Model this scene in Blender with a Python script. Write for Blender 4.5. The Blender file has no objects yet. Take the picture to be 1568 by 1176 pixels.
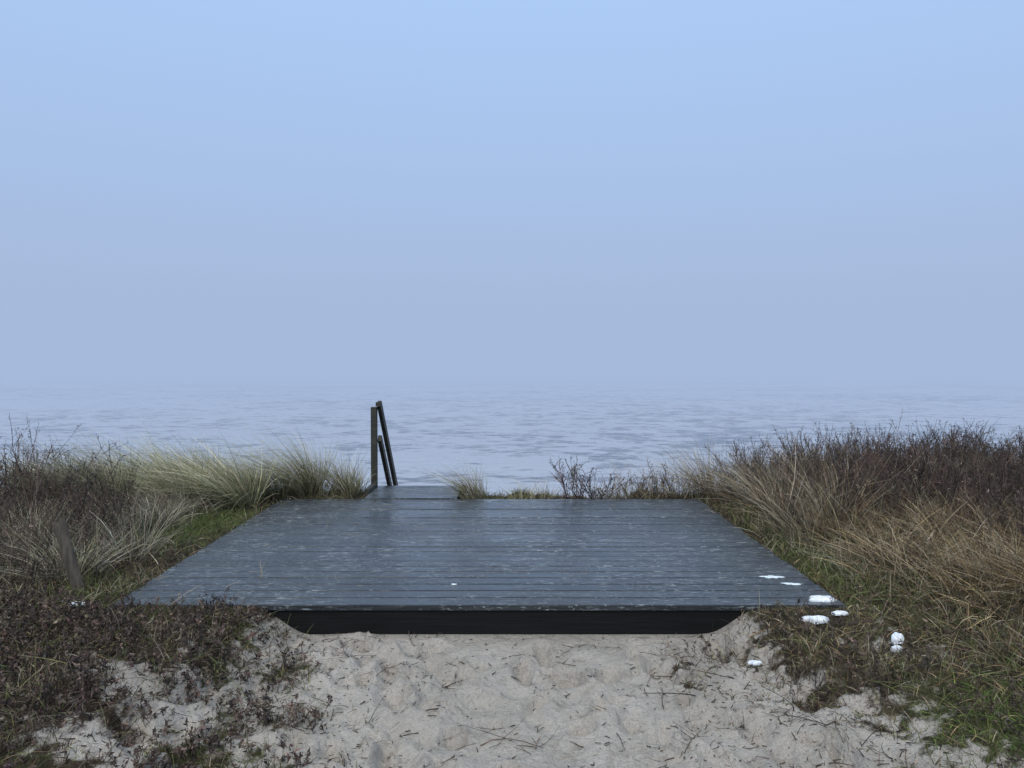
import bpy, math
import numpy as np
rng=np.random.default_rng(11)
sc=bpy.context.scene
pi=math.pi

# ------------------------------------------------------------ helpers
LAT=rng.random((256,256))
def vnoise(x,y,s=1.0,seed=0):
    x=np.asarray(x,float)*s+seed*17.31+1000.0; y=np.asarray(y,float)*s+seed*31.77+1000.0
    xi=np.floor(x).astype(int); yi=np.floor(y).astype(int)
    fx=x-xi; fy=y-yi
    u=fx*fx*(3-2*fx); v=fy*fy*(3-2*fy)
    a=LAT[xi%256,yi%256]; b=LAT[(xi+1)%256,yi%256]; c=LAT[xi%256,(yi+1)%256]; d=LAT[(xi+1)%256,(yi+1)%256]
    return (a*(1-u)+b*u)*(1-v)+(c*(1-u)+d*u)*v
def fbm(x,y,s=1.0,o=4,seed=0):
    r=0;a=0.5;t=0
    for i in range(o):
        r=r+a*vnoise(x,y,s,seed+i*3); t+=a; a*=0.5; s*=2.03
    return r/t
def sstep(a,b,v):
    t=np.clip((np.asarray(v,float)-a)/(b-a),0,1); return t*t*(3-2*t)
def norm(v): return v/np.maximum(np.linalg.norm(v,axis=-1,keepdims=True),1e-9)

DX0,DX1,DY0,DY1=-2.38,1.98,4.43,8.06   # deck rectangle
DZ=-1.40                               # deck top

nd=190
dent=np.stack([rng.uniform(-1.7,1.6,nd),rng.uniform(1.8,4.3,nd),rng.uniform(0.03,0.065,nd),rng.uniform(0.06,0.135,nd),rng.uniform(-0.9,0.9,nd),rng.uniform(0.014,0.042,nd)],1)
SNOW=((1.72,4.22,0.075,0.035,0.018),(1.86,4.24,0.04,0.022,0.012),(2.0,3.87,0.034,0.024,0.026),(1.94,3.76,0.024,0.018,0.016),(1.27,3.9,0.034,0.018,0.010),(-2.56,4.40,0.038,0.02,0.014),(1.87,4.50,0.09,0.06,0))
def H(x,y):
    x=np.asarray(x,float); y=np.asarray(y,float)
    out=1.5+np.clip(4.4-y,0,3)*0.38
    side=np.maximum(sstep(1.14,out,x), sstep(-1.20,-out-0.05,x))
    side=np.maximum(side,0.55*sstep(5.0,6.0,y))
    z=-1.585+side*0.165
    z=z+0.10*sstep(2.1,3.6,x)+0.05*sstep(-2.7,-4.2,x)
    ddx=np.maximum(np.maximum(DX0-x,x-DX1),0); ddy=np.maximum(np.maximum(DY0-y,y-DY1),0)
    dd=np.hypot(ddx,ddy)
    z=z+(fbm(x,y,1.1,3,2)-0.5)*0.16*side*sstep(0,0.6,dd)
    z=z+(fbm(x,y,3.2,4,5)-0.5)*0.09*sstep(0.0,0.25,dd)
    z=z+(fbm(x,y,11,3,9)-0.5)*0.040*sstep(0.0,0.1,dd)
    inside=sstep(0.02,0.10,np.minimum(np.minimum(x-DX0,DX1-x),np.minimum(y-DY0-0.03,DY1-y)))
    z=z*(1-inside)+(-1.78)*inside
    for c in dent:
        ca,sa=math.cos(c[4]),math.sin(c[4])
        u=((x-c[0])*ca+(y-c[1])*sa)/c[2]; v=(-(x-c[0])*sa+(y-c[1])*ca)/c[3]
        r2=u*u+v*v
        z=z-c[5]*np.exp(-r2*r2*0.6)+c[5]*0.45*np.exp(-(np.sqrt(r2)-1.5)**2*5)
    edge=8.72+(fbm(x,0*x,0.7,2,4)-0.5)*0.3
    z=z-2.75*sstep(0,4.2,y-edge)-0.2*sstep(0,0.5,y-edge)
    return z
def V(x,y):
    n=fbm(x,y,1.5,4,21)-0.5; n2=fbm(x,y,6,3,25)-0.5; n3=fbm(x,y,22,2,28)-0.5
    nearL=np.clip(y-3.85,0,0.5)*1.5; nearR=np.clip(y-3.95,0,0.5)*0.9
    ax=np.where(x<0,-x+0.04+np.minimum(nearL,3*np.maximum(-x-1.3,0)),x+0.12+nearR)
    v=sstep(0.85,2.25,ax+n*1.6+n2*1.7+n3*1.0)
    v=v*(1-0.85*sstep(4.0,4.3,y)*sstep(1.45,1.25,np.abs(x)))
    v=np.where(y>4.45,np.maximum(v,sstep(4.45,4.6,y)),v)
    return v
def indeck(x,y,m=0.0):
    return (x>DX0-m)&(x<DX1+m)&(y>DY0-m)&(y<DY1+m) | ((x>-1.68)&(x<-0.5)&(y>8.0)&(y<12.0))

def make_mesh(name,verts,quads,cols=None,mat=None,smooth=False):
    me=bpy.data.meshes.new(name)
    verts=np.ascontiguousarray(verts,dtype=np.float32); quads=np.ascontiguousarray(quads,dtype=np.int32)
    me.vertices.add(len(verts)); me.vertices.foreach_set("co",verts.ravel())
    me.loops.add(quads.size); me.loops.foreach_set("vertex_index",quads.ravel())
    me.polygons.add(len(quads)); me.polygons.foreach_set("loop_start",np.arange(len(quads),dtype=np.int32)*4)
    if smooth: me.polygons.foreach_set("use_smooth",np.ones(len(quads),dtype=bool))
    me.update(calc_edges=True); me.validate()
    if cols is not None:
        a=me.color_attributes.new(name="col",type='FLOAT_COLOR',domain='POINT')
        c=np.ones((len(verts),4),dtype=np.float32); c[:,:3]=cols
        a.data.foreach_set("color",c.ravel())
    ob=bpy.data.objects.new(name,me); sc.collection.objects.link(ob)
    if mat: me.materials.append(mat)
    return ob

class Acc:
    def __init__(s): s.v=[];s.q=[];s.c=[];s.n=0
    def add(s,v,q,c):
        s.v.append(v); s.q.append(q+s.n); s.c.append(c); s.n+=len(v)
    def build(s,name,mat):
        return make_mesh(name,np.concatenate(s.v),np.concatenate(s.q),np.concatenate(s.c),mat)
def curvepts(base,d0,L,bend,t):
    return base+d0*(L*t)[:,None]+bend*(L*t*t)[:,None]
def ribbons(acc,base,d0,L,bend,w,col,seg=3,tip=None):
    n=len(base); t=np.linspace(0,1,seg+1)
    P=base[:,None]+(d0*L[:,None])[:,None]*t[None,:,None]+(bend*L[:,None])[:,None]*(t**2)[None,:,None]
    sd=norm(np.cross(d0,norm(rng.normal(size=(n,3)))))
    wt=w[:,None]*(1-0.88*t[None]**1.6)
    A=P+sd[:,None]*wt[...,None]; B=P-sd[:,None]*wt[...,None]
    vv=np.stack([A,B],2).reshape(-1,3)
    b=(np.arange(n)*(seg+1)*2)[:,None,None]
    s=(np.arange(seg)*2)[None,:,None]
    q=(b+s+np.array([0,1,3,2])[None,None]).reshape(-1,4)
    if tip is None: tip=col
    tt=np.repeat(t,2)[None,:,None]
    c=(col[:,None]*(1-tt)+tip[:,None]*tt).reshape(-1,3)
    acc.add(vv,q,c)
def tubes(acc,base,d0,L,bend,w,col,seg=3,taper=0.6):
    n=len(base); t=np.linspace(0,1,seg+1)
    P=base[:,None]+(d0*L[:,None])[:,None]*t[None,:,None]+(bend*L[:,None])[:,None]*(t**2)[None,:,None]
    s1=norm(np.cross(d0,norm(rng.normal(size=(n,3))))); s2=norm(np.cross(d0,s1))
    wt=w[:,None]*(1-taper*t[None])
    R=[]
    for k in range(3):
        a=2*pi*k/3
        R.append(P+(s1*math.cos(a)+s2*math.sin(a))[:,None]*wt[...,None])
    vv=np.stack(R,2).reshape(-1,3)
    b=(np.arange(n)*(seg+1)*3)[:,None,None,None]; s=(np.arange(seg)*3)[None,:,None,None]
    k=np.array([[0,1,4,3],[1,2,5,4],[2,0,3,5]])[None,None]
    q=(b+s+k).reshape(-1,4)
    c=np.repeat(col,(seg+1)*3,axis=0)
    acc.add(vv,q,c)
def pick(pal,n,jit=0.25):
    pal=np.array(pal); c=pal[rng.integers(0,len(pal),n)]
    return c*np.exp(rng.normal(0,jit,(n,1)))*(1+rng.normal(0,0.05,(n,3)))
def dirs(n,tilt,lean=(0,0)):
    a=rng.uniform(0,2*pi,n); r=np.abs(rng.normal(0,tilt,n))
    return norm(np.stack([np.cos(a)*r+lean[0],np.sin(a)*r+lean[1],np.ones(n)],1))

# ------------------------------------------------------------ materials
def newmat(name):
    m=bpy.data.materials.new(name); m.use_nodes=True
    nt=m.node_tree; return m,nt,nt.nodes,nt.links,nt.nodes["Principled BSDF"]
def noise(nt,vec,scale,detail=4,rough=0.55):
    n=nt.nodes.new('ShaderNodeTexNoise'); n.inputs['Scale'].default_value=scale; n.inputs['Detail'].default_value=detail; n.inputs['Roughness'].default_value=rough
    nt.links.new(vec,n.inputs['Vector']); return n.outputs['Fac']
def mapping(nt,vec,scale,loc=(0,0,0)):
    n=nt.nodes.new('ShaderNodeMapping'); n.inputs['Scale'].default_value=scale; n.inputs['Location'].default_value=loc
    nt.links.new(vec,n.inputs['Vector']); return n.outputs['Vector']
def mrange(nt,v,a,b,c=0,d=1):
    n=nt.nodes.new('ShaderNodeMapRange'); n.interpolation_type='SMOOTHSTEP'
    for i,x in zip(range(1,5),(a,b,c,d)): n.inputs[i].default_value=x
    nt.links.new(v,n.inputs[0]); return n.outputs[0]
def mixc(nt,f,a,b):
    n=nt.nodes.new('ShaderNodeMix'); n.data_type='RGBA'
    for sk,val in ((0,f),(6,a),(7,b)):
        if hasattr(val,'is_linked'): nt.links.new(val,n.inputs[sk])
        elif sk==0: n.inputs[0].default_value=val
        else: n.inputs[sk].default_value=(*val,1)
    return n.outputs[2]
def math_(nt,op,a,b=None):
    n=nt.nodes.new('ShaderNodeMath'); n.operation=op
    for i,v in enumerate((a,b)):
        if v is None: continue
        if hasattr(v,'is_linked'): nt.links.new(v,n.inputs[i])
        else: n.inputs[i].default_value=v
    return n.outputs[0]
def bump(nt,h,strength,dist,bs,normal=None):
    n=nt.nodes.new('ShaderNodeBump'); n.inputs['Strength'].default_value=strength; n.inputs['Distance'].default_value=dist
    nt.links.new(h,n.inputs['Height'])
    if normal: nt.links.new(normal,n.inputs['Normal'])
    if bs: nt.links.new(n.outputs[0],bs.inputs['Normal'])
    return n.outputs[0]
def objc(nt):
    return nt.nodes.new('ShaderNodeTexCoord').outputs['Object']

def vegmat(name,rough=0.75,spec=0.2):
    m,nt,N,Lk,bs=newmat(name)
    a=N.new('ShaderNodeAttribute'); a.attribute_name='col'
    c=a.outputs['Color']
    n=noise(nt,objc(nt),60,2)
    c2=mixc(nt,mrange(nt,n,0.4,0.7,0,0.25),c,(0.03,0.025,0.02))
    hs=N.new('ShaderNodeHueSaturation'); hs.inputs['Saturation'].default_value=0.90; Lk.new(c2,hs.inputs['Color'])
    Lk.new(hs.outputs[0],bs.inputs['Base Color']); bs.inputs['Roughness'].default_value=rough
    bs.inputs['Specular IOR Level'].default_value=spec
    return m
mGrass=vegmat('dry_grass',0.65,0.3); mTwig=vegmat('twig_bark',0.7,0.3); mMat=vegmat('ground_cover',0.85,0.15)

# sand + soil
m,nt,N,Lk,bs=newmat('sand_and_soil'); mGround=m
oc=objc(nt)
at=N.new('ShaderNodeAttribute'); at.attribute_name='col'
sx=N.new('ShaderNodeSeparateColor'); Lk.new(at.outputs['Color'],sx.inputs[0])
n1=noise(nt,oc,2.2,6,0.65); n2=noise(nt,oc,45,4,0.7); n3=noise(nt,oc,260,2,0.6); n4=noise(nt,oc,9,5,0.7); n5=noise(nt,oc,22,5,0.75)
sand=mixc(nt,mrange(nt,n1,0.3,0.7),(0.41,0.385,0.345),(0.54,0.51,0.465))
sand=mixc(nt,mrange(nt,n2,0.52,0.75,0,0.6),sand,(0.26,0.24,0.205))
sand=mixc(nt,mrange(nt,n4,0.54,0.70,0,0.65),sand,(0.27,0.243,0.205))
sand=mixc(nt,mrange(nt,n3,0.60,0.74,0,0.7),sand,(0.12,0.105,0.09))
soil=mixc(nt,mrange(nt,n4,0.38,0.62),(0.035,0.027,0.021),(0.085,0.068,0.045))
soil=mixc(nt,mrange(nt,sx.outputs[1],0.0,1.0),soil,mixc(nt,mrange(nt,n2,0.4,0.6),(0.05,0.075,0.022),(0.09,0.12,0.04)))
mk=math_(nt,'ADD',sx.outputs[0],math_(nt,'MULTIPLY',math_(nt,'SUBTRACT',n5,0.5),1.5))
mk=mrange(nt,mk,0.40,0.80)
Lk.new(mixc(nt,mk,sand,soil),bs.inputs['Base Color']); bs.inputs['Roughness'].default_value=0.95
bs.inputs['Specular IOR Level'].default_value=0.1
b1=bump(nt,noise(nt,oc,28,5,0.65),1.0,0.055,None)
bump(nt,n3,0.5,0.004,bs,b1)

# deck boards
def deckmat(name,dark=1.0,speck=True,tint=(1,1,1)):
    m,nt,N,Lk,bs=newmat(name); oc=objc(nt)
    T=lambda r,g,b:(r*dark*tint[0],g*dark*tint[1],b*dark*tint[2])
    sp=N.new('ShaderNodeSeparateXYZ'); Lk.new(oc,sp.inputs[0])
    idx=math_(nt,'FLOOR',math_(nt,'DIVIDE',math_(nt,'SUBTRACT',sp.outputs[1],DY0-0.003),0.1452))
    wn=N.new('ShaderNodeTexWhiteNoise'); wn.noise_dimensions='1D'; Lk.new(idx,wn.inputs['W'])
    off=N.new('ShaderNodeCombineXYZ'); Lk.new(math_(nt,'MULTIPLY',wn.outputs['Value'],37.0),off.inputs[0]); Lk.new(math_(nt,'MULTIPLY',wn.outputs['Value'],11.0),off.inputs[2])
    va=N.new('ShaderNodeVectorMath'); va.operation='ADD'; Lk.new(oc,va.inputs[0]); Lk.new(off.outputs[0],va.inputs[1])
    v=va.outputs[0]
    grain=noise(nt,mapping(nt,v,(2.5,70,70)),1.0,6,0.65)
    patch=noise(nt,mapping(nt,oc,(1.0,1.6,1)),1.0,5,0.6)
    patchb=noise(nt,mapping(nt,v,(2.2,7,7)),1.0,4,0.6)
    base=mixc(nt,mrange(nt,grain,0.3,0.72),T(0.012,0.016,0.020),T(0.046,0.056,0.065))
    base=mixc(nt,mrange(nt,patchb,0.4,0.75,0,0.5),base,T(0.064,0.076,0.083))
    base=mixc(nt,mrange(nt,wn.outputs['Value'],0,1,0,0.55),base,T(0.016,0.020,0.024))
    if speck:
        s1=noise(nt,mapping(nt,v,(11,60,60)),1.0,3,0.7)
        s2=noise(nt,mapping(nt,oc,(32,50,60)),1.0,3,0.65)
        s3=noise(nt,mapping(nt,v,(3.5,110,60)),1.0,3,0.65)
        area=mrange(nt,noise(nt,mapping(nt,oc,(1.6,3.0,1),(3,1,0)),1.0,4,0.65),0.36,0.60,0.05,1)
        f=math_(nt,'MULTIPLY',mrange(nt,s1,0.57,0.63),area)
        f=math_(nt,'MAXIMUM',f,math_(nt,'MULTIPLY',mrange(nt,s2,0.61,0.65),mrange(nt,patch,0.42,0.6,0.2,1)))
        f=math_(nt,'MAXIMUM',f,math_(nt,'MULTIPLY',mrange(nt,s3,0.58,0.70),mrange(nt,area,0.1,1,0.12,0.4)))
        base=mixc(nt,math_(nt,'MULTIPLY',f,0.60),base,(0.36,0.41,0.43))
    Lk.new(base,bs.inputs['Base Color'])
    if speck: Lk.new(mrange(nt,patch,0.35,0.65,0.14,0.38),bs.inputs['Roughness'])
    else:
        bs.inputs['Roughness'].default_value=0.6; bs.inputs['Specular IOR Level'].default_value=0.25
    bump(nt,grain,0.5,0.006,bs)
    return m
mDeck=deckmat('wet_deck_boards')
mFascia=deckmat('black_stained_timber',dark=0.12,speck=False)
mRail=deckmat('weathered_timber',dark=1.15,speck=False,tint=(1.25,1.05,0.72))

def simple(name,c1,c2,scale,rough,bumpd=0.004,mp=(1,1,1)):
    m,nt,N,Lk,bs=newmat(name); oc=mapping(nt,objc(nt),mp)
    n=noise(nt,oc,scale,5,0.6)
    Lk.new(mixc(nt,mrange(nt,n,0.3,0.7),c1,c2),bs.inputs['Base Color']); bs.inputs['Roughness'].default_value=rough
    bump(nt,n,0.5,bumpd,bs); return m,bs
mSnow,b=simple('old_snow',(0.62,0.70,0.80),(0.84,0.87,0.9),40,0.6,0.008)
b.inputs['Subsurface Weight'].default_value=0.2
mOldpost,_=simple('old_post_wood',(0.045,0.038,0.030),(0.11,0.095,0.072),6,0.9,0.02,(6,6,0.7))

# water
m,nt,N,Lk,bs=newmat('lake_water'); mWater=m
oc=objc(nt)
w1=noise(nt,mapping(nt,oc,(0.7,1.5,1)),1.0,4,0.6)
w2=noise(nt,mapping(nt,oc,(2.4,5.0,1)),1.0,3,0.6)
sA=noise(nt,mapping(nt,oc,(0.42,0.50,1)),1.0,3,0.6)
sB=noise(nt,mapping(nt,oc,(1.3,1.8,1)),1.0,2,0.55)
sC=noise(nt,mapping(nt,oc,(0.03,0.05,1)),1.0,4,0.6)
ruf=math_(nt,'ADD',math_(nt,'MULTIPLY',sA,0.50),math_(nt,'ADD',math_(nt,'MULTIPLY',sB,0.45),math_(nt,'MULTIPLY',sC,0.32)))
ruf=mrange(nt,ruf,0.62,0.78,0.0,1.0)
h=math_(nt,'ADD',math_(nt,'MULTIPLY',w1,0.6),math_(nt,'MULTIPLY',w2,0.16))
h=math_(nt,'MULTIPLY',h,mrange(nt,ruf,0,1,0.3,1.3))
bump(nt,h,1.0,0.40,bs)
Lk.new(mixc(nt,ruf,(0.41,0.435,0.48),(0.08,0.105,0.15)),bs.inputs['Base Color'])  # ripple reflections painted into base colour: pale where calm, dark where ruffled
bs.inputs['Roughness'].default_value=0.14; bs.inputs['IOR'].default_value=1.4

# ------------------------------------------------------------ ground
def axis(segs):
    r=[]
    for a,b,s in segs:
        r.append(np.arange(a,b-1e-6,s))
    r.append(np.array([segs[-1][1]])); return np.concatenate(r)
gx=axis([(-400,-60,34),(-60,-10,5),(-10,-3,0.12),(-3,3,0.02),(3,10,0.12),(10,60,5),(60,400,34)])
gy=axis([(-300,-20,28),(-20,0,2),(0,2,0.2),(2,5,0.02),(5,9,0.05),(9,14,0.2),(14,30,4)])
X,Y=np.meshgrid(gx,gy,indexing='ij')
Z=H(X,Y)
vv=np.stack([X,Y,Z],-1).reshape(-1,3)
nx,ny=len(gx),len(gy)
i,j=np.meshgrid(np.arange(nx-1),np.arange(ny-1),indexing='ij')
a=(i*ny+j).ravel(); q=np.stack([a,a+ny,a+ny+1,a+1],1)
veg=V(X,Y); veg=veg*(1-sstep(9.3,10.3,Y))
ddk=np.minimum(np.minimum(X-DX0,DX1-X),np.minimum(Y-DY0,DY1-Y))
veg=veg*(1-sstep(0,0.2,ddk))
def GREEN(x,y):
    g=sstep(0.50,0.62,fbm(x,y,1.3,3,40))*0.4
    g=np.maximum(g,np.exp(-(((x-2.25)/0.5)**2+((y-2.85)/0.4)**2)))
    g=np.maximum(g,np.exp(-(((x+2.8)/0.4)**2+((y-6.9)/0.9)**2)))
    g=np.maximum(g,0.7*np.exp(-(((x-2.25)/0.3)**2+((y-5.2)/0.9)**2)))
    return g
gr=GREEN(X,Y)
ground=make_mesh('ground',vv,q,np.stack([veg,gr,0*gr],-1).reshape(-1,3),mGround,True)

# ------------------------------------------------------------ water / fog / world
def plane(name,x0,x1,y0,y1,z,mat):
    v=np.array([[x0,y0,z],[x1,y0,z],[x1,y1,z],[x0,y1,z]]); return make_mesh(name,v,np.array([[0,1,2,3]]),None,mat)
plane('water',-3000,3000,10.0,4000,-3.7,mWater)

fm=bpy.data.materials.new('fog_air'); fm.use_nodes=True; nt=fm.node_tree; nt.nodes.clear()
o=nt.nodes.new('ShaderNodeOutputMaterial'); ab=nt.nodes.new('ShaderNodeVolumeAbsorption'); em=nt.nodes.new('ShaderNodeEmission'); ad=nt.nodes.new('ShaderNodeAddShader')
D=0.0085
ab.inputs['Color'].default_value=(0,0,0,1); ab.inputs['Density'].default_value=D
em.inputs['Color'].default_value=(0.382,0.490,0.708,1); em.inputs['Strength'].default_value=D  # added glow stands in for daylight scattered inside the fog
nt.links.new(ab.outputs[0],ad.inputs[0]); nt.links.new(em.outputs[0],ad.inputs[1]); nt.links.new(ad.outputs[0],o.inputs['Volume'])
bpy.ops.mesh.primitive_cube_add(size=1); fog=bpy.context.object; fog.name='fog'
fog.scale=(6400,4400,34); fog.location=(0,2211,10.5); fog.data.materials.append(fm)

w=bpy.data.worlds.new("World"); sc.world=w; w.use_nodes=True; nt=w.node_tree; nt.nodes.clear()
o=nt.nodes.new('ShaderNodeOutputWorld'); sky=nt.nodes.new('ShaderNodeTexSky'); sky.sky_type='NISHITA'; sky.sun_disc=False
sky.sun_elevation=math.radians(42); sky.sun_rotation=math.radians(200); sky.dust_density=4
b1=nt.nodes.new('ShaderNodeBackground'); b1.inputs['Strength'].default_value=0.03; nt.links.new(sky.outputs[0],b1.inputs[0])
tc=nt.nodes.new('ShaderNodeTexCoord'); sp=nt.nodes.new('ShaderNodeSeparateXYZ'); nt.links.new(tc.outputs['Generated'],sp.inputs[0])
cr=nt.nodes.new('ShaderNodeValToRGB'); nt.links.new(sp.outputs[2],cr.inputs[0])
e=cr.color_ramp.elements
e[0].position=0.0; e[0].color=(0.175,0.225,0.335,1)
e[1].position=1.0; e[1].color=(0.50,0.52,0.54,1)
k=e.new(0.2); k.color=(0.17,0.250,0.39,1)
k=e.new(0.45); k.color=(0.198,0.300,0.468,1)
k=e.new(0.65); k.color=(0.38,0.43,0.49,1)
b2=nt.nodes.new('ShaderNodeBackground'); b2.inputs['Strength'].default_value=2.0; nt.links.new(cr.outputs[0],b2.inputs[0])
ad=nt.nodes.new('ShaderNodeAddShader'); nt.links.new(b1.outputs[0],ad.inputs[0]); nt.links.new(b2.outputs[0],ad.inputs[1]); nt.links.new(ad.outputs[0],o.inputs[0])

sl=bpy.data.lights.new('sun','SUN'); sl.energy=1.4; sl.angle=math.radians(12); sl.color=(1,0.94,0.86)
so=bpy.data.objects.new('sun',sl); sc.collection.objects.link(so); so.rotation_euler=(math.radians(48),0,math.radians(-20))

# ------------------------------------------------------------ timber boxes
import bmesh
from mathutils import Matrix,Euler
def boxes(name,items,mat,bev=0.004):
    bm=bmesh.new()
    for c,s,rx,rz in items:
        t=bmesh.new(); bmesh.ops.create_cube(t,size=1.0)
        bmesh.ops.scale(t,vec=s,verts=t.verts)
        bmesh.ops.bevel(t,geom=t.edges[:],offset=bev,segments=2,profile=0.6,affect='EDGES')
        bmesh.ops.transform(t,matrix=Matrix.Translation(c)@Euler((rx,0,rz)).to_matrix().to_4x4(),verts=t.verts)
        tmp=bpy.data.meshes.new('t'); t.to_mesh(tmp); t.free(); bm.from_mesh(tmp); bpy.data.meshes.remove(tmp)
    me=bpy.data.meshes.new(name); bm.to_mesh(me); bm.free()
    ob=bpy.data.objects.new(name,me); sc.collection.objects.link(ob); me.materials.append(mat); return ob
def empty(name,loc=(0,0,0)):
    e=bpy.data.objects.new(name,None); sc.collection.objects.link(e); return e

deck=empty('wooden_deck')
it=[]; pitch=0.1452; yy=DY0
while yy<DY1-0.05:
    j0,j1=rng.uniform(-0.008,0.008,2)
    x0=DX0+j0-0.10*(yy-DY0)/3.6; x1=DX1+j1+0.03*(yy-DY0)/3.6
    it.append((((x0+x1)/2,yy+0.069,DZ-0.018+rng.uniform(-0.0025,0.0025)),(x1-x0,0.1355+rng.uniform(-0.004,0.001),0.036),rng.normal(0,0.009),rng.normal(0,0.0005)))
    yy+=pitch
pl=boxes('planks',it,mDeck,0.005); pl.parent=deck
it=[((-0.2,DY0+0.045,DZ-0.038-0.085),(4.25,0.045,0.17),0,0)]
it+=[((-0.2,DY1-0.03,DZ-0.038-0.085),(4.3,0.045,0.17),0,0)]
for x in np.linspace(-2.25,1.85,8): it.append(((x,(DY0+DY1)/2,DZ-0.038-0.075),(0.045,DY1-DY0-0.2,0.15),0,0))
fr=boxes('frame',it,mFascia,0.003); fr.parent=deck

st=empty('wooden_stairs')
lz=DZ+0.012
it=[]
for k in range(6): it.append(((-1.09,8.12+0.145*k,lz-0.018),(1.0,0.138,0.036),0,0))
a=boxes('landing',it,mDeck,0.004); a.parent=st
it=[((-1.57,8.5,lz-0.11),(0.045,0.85,0.14),0,0),((-0.61,8.5,lz-0.11),(0.045,0.85,0.14),0,0)]
it+=[((-1.625,8.60,lz-0.01),(0.05,0.46,0.10),0,0),((-0.555,8.6,lz-0.03),(0.04,0.5,0.10),0,0)]
it+=[((-0.545,8.30,lz-0.2),(0.07,0.07,0.50),0,0)]
ang=math.atan2(1.2,1.27)
def sloped(x,y0,z0,length,w,h):
    return ((x,y0+math.cos(ang)*length/2,z0-math.sin(ang)*length/2),(w,length,h),-ang,0)
it+=[sloped(-1.57,8.98,-1.5,2.9,0.045,0.2),sloped(-0.61,8.98,-1.5,2.9,0.045,0.2)]
for k in range(9): it.append(((-1.09,9.1+0.215*k,-1.58-0.203*k),(0.95,0.26,0.036),0,0))
a=boxes('stringers_and_treads',it,mRail,0.003); a.parent=st
it=[((-1.632,8.88,-0.94),(0.07,0.07,0.98),0,0)]
it+=[((-1.632,10.75,-2.65),(0.07,0.07,1.5),0,0)]
a=boxes('posts',it,mRail,0.004); a.parent=st
it=[sloped(-1.57,8.88,-0.41,2.7,0.045,0.095),sloped(-1.57,8.90,-0.82,2.6,0.045,0.085),
    ((-1.578,8.86,-0.415),(0.05,0.09,0.05),0,0)]
a=boxes('handrail',it,mRail,0.004); a.parent=st

def oldpost(loc,r,h,lean):
    bm=bmesh.new(); rings=[]; ns=12; nr=9
    for a_ in range(nr):
        t=a_/(nr-1); ring=[]
        for b_ in range(ns):
            th=2*pi*b_/ns
            rr=r*(1+0.18*math.sin(3*th+1)+0.1*rng.normal()*0.5)*(1-0.15*t)
            z=h*t+(0.35*r*math.sin(th*2+1)+rng.normal()*0.02 if a_==nr-1 else 0)
            ring.append(bm.verts.new((math.cos(th)*rr+lean[0]*t,math.sin(th)*rr+lean[1]*t,z)))
        rings.append(ring)
    for a_ in range(nr-1):
        for b_ in range(ns): bm.faces.new((rings[a_][b_],rings[a_][(b_+1)%ns],rings[a_+1][(b_+1)%ns],rings[a_+1][b_]))
    bm.faces.new(rings[-1])
    me=bpy.data.meshes.new('wooden_post'); bm.to_mesh(me); bm.free(); me.materials.append(mOldpost)
    ob=bpy.data.objects.new('wooden_post',me); sc.collection.objects.link(ob); ob.location=loc
oldpost((-2.72,4.78,-1.6),0.038,0.62,(-0.18,0.0))

# ------------------------------------------------------------ vegetation
STRAW=[(0.44,0.39,0.27),(0.36,0.32,0.22),(0.28,0.245,0.165),(0.52,0.47,0.35)]
PALE=[(0.42,0.39,0.30),(0.33,0.31,0.23),(0.24,0.225,0.15),(0.17,0.17,0.085)]
GOLD=[(0.34,0.24,0.115),(0.25,0.17,0.08),(0.42,0.33,0.18),(0.16,0.11,0.055)]
GRN=[(0.09,0.125,0.032),(0.13,0.16,0.05),(0.07,0.095,0.028),(0.18,0.185,0.065)]
BRN=[(0.105,0.078,0.057),(0.07,0.052,0.040),(0.15,0.117,0.082),(0.04,0.031,0.026)]
RED=[(0.095,0.056,0.048),(0.065,0.043,0.039),(0.13,0.086,0.066),(0.04,0.029,0.028)]
def scatter(n,x0,x1,y0,y1,dens=None,m=0.02):
    x=rng.uniform(x0,x1,n); y=rng.uniform(y0,y1,n)
    k=~indeck(x,y,m)&(np.abs(x)<0.78*y+1.6)
    for s in SNOW: k&=~(((x-s[0])/(s[2]+0.03))**2+((y-s[1]+0.03)/(s[3]+0.06))**2<1)
    if dens is not None: k&=(rng.random(n)<dens(x,y))
    x,y=x[k],y[k]
    return np.stack([x,y,H(x,y)-0.005],1)
def field(acc,P,pal,Lr,tilt,w,bendh=0.4,lean=(0,0),seg=3,jit=0.3,droop=0.25,colr=None):
    n=len(P); d=dirs(n,tilt,lean); L=rng.uniform(Lr[0],Lr[1],n)
    bd=np.concatenate([d[:,:2]*bendh+rng.normal(0,0.15,(n,2)),-np.abs(rng.normal(droop,0.12,(n,1)))],1)
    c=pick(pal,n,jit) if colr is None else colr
    ribbons(acc,P,d,L,bd,rng.uniform(0.6,1.3,n)*w,c*0.7,seg,c*1.15)
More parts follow.
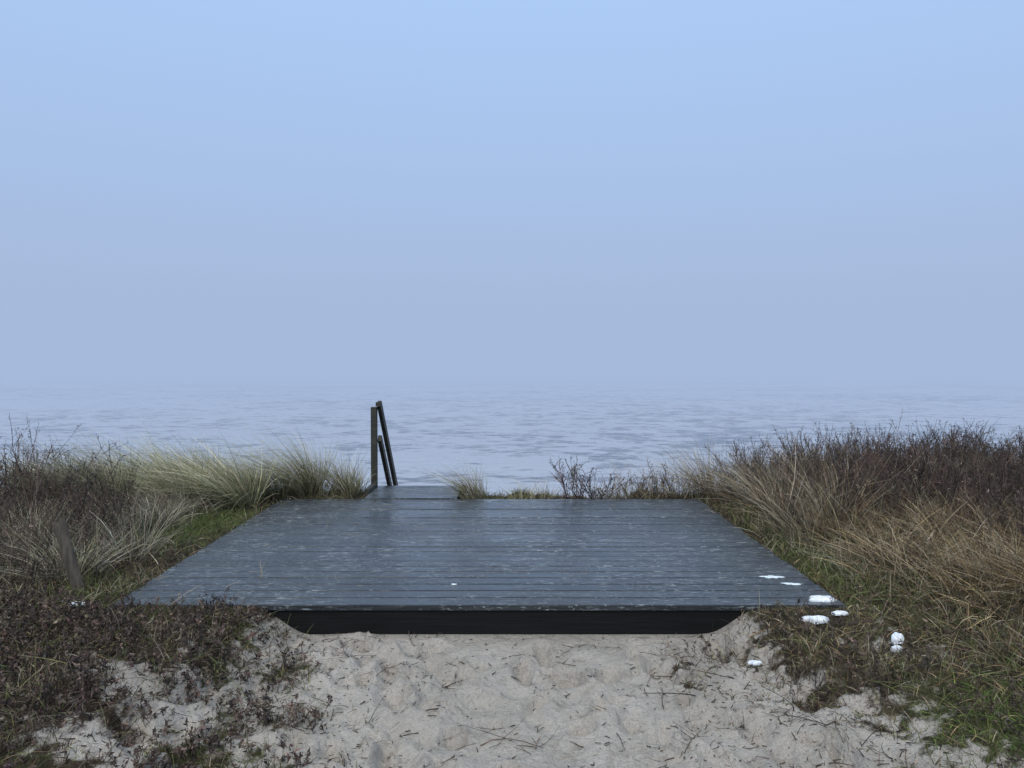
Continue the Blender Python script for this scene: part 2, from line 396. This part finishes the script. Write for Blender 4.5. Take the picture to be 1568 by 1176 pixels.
def tufts(acc,C,nb,rad,pal,Lr,tilt,w,lean,windb=(-0.35,0),var=0.15):
    for c in C:
        n=int(nb*rng.uniform(0.6,1.3)); a=rng.uniform(0,2*pi,n); r=rad*np.sqrt(rng.random(n))
        off=np.stack([np.cos(a)*r,np.sin(a)*r],1)
        x=c[0]+off[:,0]; y=c[1]+off[:,1]; k=~indeck(x,y,0.0); off=off[k];x=x[k];y=y[k];n=len(x)
        if n==0: continue
        P=np.stack([x,y,H(x,y)-0.01],1)
        l0=np.array(lean)+rng.normal(0,0.12,2)
        d=norm(np.concatenate([off/rad*tilt*0.7+l0+rng.normal(0,tilt*0.45,(n,2)),np.ones((n,1))],1))
        L=rng.uniform(Lr[0],Lr[1],n)*rng.uniform(0.68,1.15)
        bd=np.concatenate([off/rad*0.3+np.array(windb)+rng.normal(0,0.12,(n,2)),-np.abs(rng.normal(0.28,0.14,(n,1)))],1)
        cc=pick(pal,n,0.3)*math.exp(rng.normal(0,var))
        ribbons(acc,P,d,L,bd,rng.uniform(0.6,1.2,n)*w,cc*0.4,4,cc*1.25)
def shrubs(acc,C,ns,rad,Lr,pal,w0=0.0035,nbr=5,ntw=4,tilt=0.45,tips=0.5,lean=(0,0)):
    base=[]
    for c in C:
        n=max(2,int(ns*rng.uniform(0.6,1.4))); a=rng.uniform(0,2*pi,n); r=rad*np.sqrt(rng.random(n))
        base.append(np.stack([c[0]+np.cos(a)*r,c[1]+np.sin(a)*r],1))
    b=np.concatenate(base); b=b[~indeck(b[:,0],b[:,1],0.03)]; n=len(b)
    P=np.concatenate([b,(H(b[:,0],b[:,1])-0.02)[:,None]],1)
    d=dirs(n,tilt,lean); L=rng.uniform(Lr[0],Lr[1],n)
    bd=np.concatenate([rng.normal(0,0.22,(n,2)),rng.normal(0.0,0.1,(n,1))],1)
    col=pick(pal,n,0.25); W=rng.uniform(0.7,1.3,n)*w0
    tubes(acc,P,d,L,bd,W,col,4,0.6)
    for lvl,(nc,fr,sp) in enumerate(((nbr,0.42,0.75),(ntw,0.42,0.8))):
        idx=np.repeat(np.arange(len(P)),nc); t=rng.uniform(0.25,1.0,len(idx))
        P2=curvepts(P[idx],d[idx],L[idx],bd[idx],t)
        tg=norm(d[idx]+2*bd[idx]*t[:,None])
        d2=norm(tg+rng.normal(0,sp*0.6,(len(idx),3))+np.array([0,0,0.15]))
        L2=L[idx]*fr*rng.uniform(0.4,1.15,len(idx))*(1.15-0.5*t)
        bd2=rng.normal(0,0.22,(len(idx),3))+np.array([0,0,0.1])
        c2=col[idx]*np.exp(rng.normal(0,0.2,(len(idx),1))); W=W[idx]*0.62
        tubes(acc,P2,d2,L2,bd2,np.maximum(W,0.0010),c2,3 if lvl==0 else 2,0.6)
        P,d,L,bd,col=P2,d2,L2,bd2,c2
    if tips>0:
        k=rng.random(len(P))<tips; n=k.sum()
        T=curvepts(P[k],d[k],L[k],bd[k],rng.uniform(0.7,1.0,n))
        ribbons(acc,T,norm(rng.normal(size=(n,3))),rng.uniform(0.008,0.024,n),rng.normal(0,0.3,(n,3)),rng.uniform(0.002,0.007,n),col[k]*rng.uniform(0.5,1.4,(n,1)),2)

# --- low ground cover mat
acc=Acc()
def mat_layer(n,x0,x1,y0,y1,Lr,w,tilt,power=1.0):
    P=scatter(n,x0,x1,y0,y1,lambda x,y:V(x,y)**power*(1-sstep(9.2,10,y)),0.0)
    x,y=P[:,0],P[:,1]; nn=len(P)
    g=GREEN(x,y); s=fbm(x,y,2.0,3,60)
    right=sstep(-0.5,0.5,x)
    ch=rng.random(nn)
    c=pick(BRN+RED[:2],nn,0.35)
    k=ch<0.14+0.45*sstep(0.45,0.66,s); c[k]=pick(STRAW,nn,0.3)[k]*0.65
    k=(rng.random(nn)<0.20*right+0.04); c[k]=pick(GOLD,nn,0.3)[k]
    k=(rng.random(nn)<0.18+0.10*right+g*0.72); c[k]=pick(GRN,nn,0.3)[k]
    moss=np.exp(-(((x-2.25)/0.5)**2+((y-2.85)/0.4)**2)); k=rng.random(nn)<moss*0.85
    c[k]=(pick([(0.12,0.19,0.03),(0.15,0.22,0.04),(0.09,0.14,0.03)],nn,0.25))[k]
    field(acc,P,None,Lr,tilt,w,0.5,colr=c)
mat_layer(140000,-4.2,4.2,1.9,5.2,(0.015,0.08),0.0022,1.1,1.2)
mat_layer(60000,-6.5,6.5,4.5,9.4,(0.04,0.14),0.0028,0.9)
mat_layer(14000,-4.2,4.2,2.0,5.0,(0.08,0.22),0.0014,0.9,1.2)
acc.build('ground_cover_plants',mMat)

acc=Acc()
def cl(n,x0,x1,y0,y1,dens=None,m=0.05):
    return scatter(n,x0,x1,y0,y1,dens,m)[:,:2]
shrubs(acc,cl(650,-3.6,-0.9,2.1,4.5,lambda x,y:V(x,y)),8,0.11,(0.04,0.13),BRN+RED,0.0017,4,4,1.0,0.8)
shrubs(acc,cl(300,1.0,3.6,2.3,4.5,lambda x,y:V(x,y)*0.8),6,0.09,(0.05,0.15),BRN,0.0015,4,3,1.0,0.5)
acc.build('heather',mTwig)

# --- left
acc=Acc()
P=scatter(15000,-6.5,-2.5,4.9,8.6,lambda x,y:sstep(-2.55,-3.1,x)*(0.2+1.0*sstep(0.4,0.6,fbm(x,y,1.8,2,70)))*(1-0.95*np.exp(-(((x+2.75)/0.35)**2+((y-6.9)/0.8)**2))))
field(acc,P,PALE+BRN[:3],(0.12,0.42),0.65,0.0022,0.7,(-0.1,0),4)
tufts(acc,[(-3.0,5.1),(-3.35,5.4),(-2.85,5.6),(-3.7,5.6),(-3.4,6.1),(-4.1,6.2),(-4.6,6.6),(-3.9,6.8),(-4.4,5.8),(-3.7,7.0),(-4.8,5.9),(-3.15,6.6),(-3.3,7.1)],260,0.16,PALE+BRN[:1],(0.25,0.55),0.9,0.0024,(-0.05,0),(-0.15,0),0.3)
acc.build('dune_grass',mGrass)
acc=Acc()
MAR=[(0.34,0.32,0.19),(0.26,0.255,0.135),(0.17,0.175,0.08),(0.42,0.39,0.27),(0.11,0.12,0.05)]
C=[(-2.62,8.15),(-3.2,8.25),(-2.8,7.75),(-3.3,7.6),(-3.75,8.1),(-4.3,8.2),(-4.45,7.6),(-2.3,8.4),(-3.95,7.3),(-5.0,8.1),(-2.95,8.5),(-3.5,8.45)]
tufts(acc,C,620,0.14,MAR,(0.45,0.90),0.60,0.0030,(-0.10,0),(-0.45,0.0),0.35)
acc.build('marram_grass',mGrass)
acc=Acc()
tufts(acc,[(-1.80,8.35),(-1.92,8.45),(-1.74,8.5)],150,0.08,MAR,(0.35,0.70),0.38,0.0030,(-0.1,0),(-0.2,0))
tufts(acc,[(-0.43,8.25),(-0.34,8.35)],150,0.06,MAR+STRAW[:2],(0.3,0.62),0.36,0.0030,(-0.1,0),(-0.25,0))
tufts(acc,[(0.35,8.3),(0.12,8.35)],60,0.12,MAR,(0.2,0.44),0.5,0.0024,(0,0),(-0.1,0))
tufts(acc,[(1.12,8.2),(1.28,8.3),(1.55,8.3),(1.85,8.3)],120,0.12,STRAW+BRN[:2],(0.2,0.60),0.5,0.0027,(-0.15,0),(-0.1,0))
tufts(acc,[(-2.1,8.35)],50,0.1,MAR,(0.35,0.70),0.35,0.0026,(0,0),(-0.1,0))
P=scatter(60,0.9,2.2,8.1,8.5); field(acc,P,STRAW,(0.5,0.72),0.2,0.0018,0.2,(0,0),4)
acc.build('marram_grass',mGrass)

acc=Acc()
shrubs(acc,[(-4.6,7.2),(-4.9,7.4),(-5.2,7.1),(-4.3,6.8),(-4.7,6.4),(-4.35,6.1),(-3.6,5.4),(-3.3,5.9),(-4.6,7.5),(-5.0,7.6),(-4.0,5.7),(-4.2,6.5)],16,0.25,(0.34,0.68),RED+BRN,0.0044,5,4,0.45,0.95)
shrubs(acc,cl(85,-5.5,-2.9,4.6,6.8),8,0.2,(0.2,0.45),BRN,0.0030,5,3,0.7,0.5)
acc.build('rose_bush',mTwig)
acc=Acc()
shrubs(acc,[(0.68,8.25),(0.80,8.28),(0.9,8.25),(1.0,8.28)],10,0.10,(0.28,0.48),RED+BRN[:2],0.0050,5,4,0.55,1.0)
shrubs(acc,[(1.5,8.35),(1.75,8.4),(1.3,8.35)],8,0.12,(0.2,0.36),RED+BRN[:2],0.0046,4,4,0.6,0.9)
acc.build('rose_bush',mTwig)

# --- right
acc=Acc()
def rdens(x,y): return sstep(2.4,3.0,x)*np.where(y<6.2,0.45*sstep(3.0,4.0,x),1.0)
C=cl(430,2.4,8.2,5.0,9.0,rdens,0.2)
shrubs(acc,C,11,0.3,(0.28,0.60),RED+BRN,0.0042,6,4,0.45,0.65)
acc.build('rose_thicket',mTwig)
acc=Acc()
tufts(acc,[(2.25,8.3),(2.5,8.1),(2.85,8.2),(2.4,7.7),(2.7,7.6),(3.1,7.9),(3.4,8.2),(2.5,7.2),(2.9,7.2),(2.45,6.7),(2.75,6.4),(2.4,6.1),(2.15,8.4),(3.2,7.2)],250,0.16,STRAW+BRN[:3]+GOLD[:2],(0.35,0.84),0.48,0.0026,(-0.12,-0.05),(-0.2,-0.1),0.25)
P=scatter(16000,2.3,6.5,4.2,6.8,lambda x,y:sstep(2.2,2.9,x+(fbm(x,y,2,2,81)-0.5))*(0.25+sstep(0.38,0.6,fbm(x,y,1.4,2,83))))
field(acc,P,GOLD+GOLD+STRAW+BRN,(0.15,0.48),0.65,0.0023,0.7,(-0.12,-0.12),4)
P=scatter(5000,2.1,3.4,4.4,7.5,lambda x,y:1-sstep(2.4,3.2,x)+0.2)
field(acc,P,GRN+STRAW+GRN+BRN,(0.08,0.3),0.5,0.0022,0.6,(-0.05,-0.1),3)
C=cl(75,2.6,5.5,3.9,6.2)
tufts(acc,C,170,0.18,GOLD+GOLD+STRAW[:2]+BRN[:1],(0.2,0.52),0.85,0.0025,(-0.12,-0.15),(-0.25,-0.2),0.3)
C=cl(45,2.0,3.6,3.1,4.5)
tufts(acc,C,60,0.14,GOLD+STRAW[:2]+GRN,(0.10,0.3),0.9,0.002,(-0.1,-0.1),(-0.1,-0.1))
P=scatter(420,2.2,7.5,5.5,8.8)
field(acc,P,STRAW,(0.55,0.84),0.3,0.0015,0.25,(-0.08,0),4)
acc.build('tall_dry_grass',mGrass)

# --- debris on sand
acc=Acc()
n=6200; x=rng.uniform(-2.4,2.4,n); y=rng.uniform(1.9,4.42,n)
k=rng.random(n)<0.18+0.82*sstep(0.2,1.3,np.abs(x)+(fbm(x,y,3,2,90)-0.5)*1.4); x,y=x[k],y[k]; n=len(x)
P=np.stack([x,y,H(x,y)+0.003],1); a=rng.uniform(0,2*pi,n)
d=norm(np.stack([np.cos(a),np.sin(a),rng.uniform(0,0.35,n)],1)); L=rng.exponential(0.014,n)+0.006
tubes(acc,P,d,L,rng.normal(0,0.3,(n,3))*np.array([1,1,0.2]),rng.uniform(0.001,0.0034,n),pick(BRN,n,0.35)*0.8,2,0.3)
n=260; x=rng.normal(0,1,n)*0.4+np.where(rng.random(n)<0.5,-1.2,1.25); y=rng.uniform(2.2,4.35,n)
k=rng.random(n)<0.3; x[k]=rng.uniform(-1,1,k.sum())
P=np.stack([x,y,H(x,y)+0.004],1); a=rng.uniform(0,2*pi,n)
d=norm(np.stack([np.cos(a),np.sin(a),rng.uniform(0.02,0.45,n)],1)); L=rng.exponential(0.055,n)+0.03; bd=rng.normal(0,0.7,(n,3)); bd[:,2]=-np.abs(bd[:,2])*0.3-0.1
tubes(acc,P,d,L,bd,rng.uniform(0.0014,0.0036,n),pick(BRN,n,0.4)*0.8,5,0.5)
idx=np.repeat(np.arange(n),3); t=rng.uniform(0.2,0.9,len(idx)); P2=curvepts(P[idx],d[idx],L[idx],bd[idx],t)
d2=norm(d[idx]+rng.normal(0,0.8,(len(idx),3))*np.array([1,1,0.4]))
tubes(acc,P2,d2,L[idx]*rng.uniform(0.2,0.6,len(idx)),rng.normal(0,0.5,(len(idx),3))*np.array([1,1,0.2]),np.full(len(idx),0.0014),pick(BRN,len(idx),0.3)*0.8,3,0.5)
acc.build('fallen_twigs',mTwig)

# straws on deck
acc=Acc()
n=70; x=rng.uniform(DX0+0.1,DX1-0.1,n); y=rng.uniform(DY0+0.05,DY1-0.1,n); P=np.stack([x,y,np.full(n,DZ+0.003)],1); a=rng.uniform(0,2*pi,n)
d=norm(np.stack([np.cos(a),np.sin(a),0*a],1))
tubes(acc,P,d,rng.uniform(0.02,0.12,n),rng.normal(0,0.2,(n,3))*np.array([1,1,0]),rng.uniform(0.0008,0.0016,n),pick(STRAW+BRN,n,0.3),3,0.4)
for (px,py,nn) in ((-1.68,5.0,7),(-1.6,6.55,5)):
    P=np.stack([px+rng.normal(0,0.01,nn),np.full(nn,py),np.full(nn,DZ-0.02)],1)
    field(acc,P,STRAW+BRN,(0.12,0.24),0.35,0.0014,0.3,(0,0),4)
acc.build('straw_litter',mGrass)

# ------------------------------------------------------------ snow
def snow(x,y,z,sx,sy,h):
    bm=bmesh.new(); bmesh.ops.create_icosphere(bm,subdivisions=5,radius=1)
    se=rng.uniform(0,90)
    for v in bm.verts:
        c=v.co; a_=math.atan2(c.y,c.x)
        r=0.15+1.5*float(fbm(math.cos(a_)*2.0+se,math.sin(a_)*2.0+se,1.0,3,3))
        top=max(c.z,0.0)**0.6 if c.z>0 else -0.4
        zz=top*h*(0.5+1.0*float(fbm(c.x*1.6+se,c.y*1.6,1.0,2,7)))
        v.co=(c.x*sx*r,c.y*sy*r,zz)
    me=bpy.data.meshes.new('snow_patch'); bm.to_mesh(me); bm.free()
    for p in me.polygons: p.use_smooth=True
    me.materials.append(mSnow); ob=bpy.data.objects.new('snow_patch',me); sc.collection.objects.link(ob); ob.location=(x,y,z)
def gz(x,y): return float(H(np.array([x]),np.array([y]))[0])
snow(1.87,4.52,DZ+0.004,0.085,0.06,0.014)
for x,y,a_,b_,h in SNOW[:-1]:
    snow(x,y,gz(x,y)+0.018,a_,b_,h*1.3)
for x,y,a_,b_ in ((1.74,5.02,0.075,0.03),(1.82,4.86,0.06,0.025),(-0.38,4.85,0.02,0.012)):
    snow(x,y,DZ+0.002,a_,b_,0.003)

# ------------------------------------------------------------ camera
cam=bpy.data.cameras.new('camera'); co=bpy.data.objects.new('camera',cam); sc.collection.objects.link(co)
cam.sensor_width=36; cam.lens=26.4; cam.clip_end=10000; cam.clip_start=0.05
co.location=(0,0,0); co.rotation_euler=(math.radians(90-1.15),0,0)
sc.camera=co
sc.view_settings.view_transform='Standard'; sc.view_settings.look='None'; sc.view_settings.exposure=0
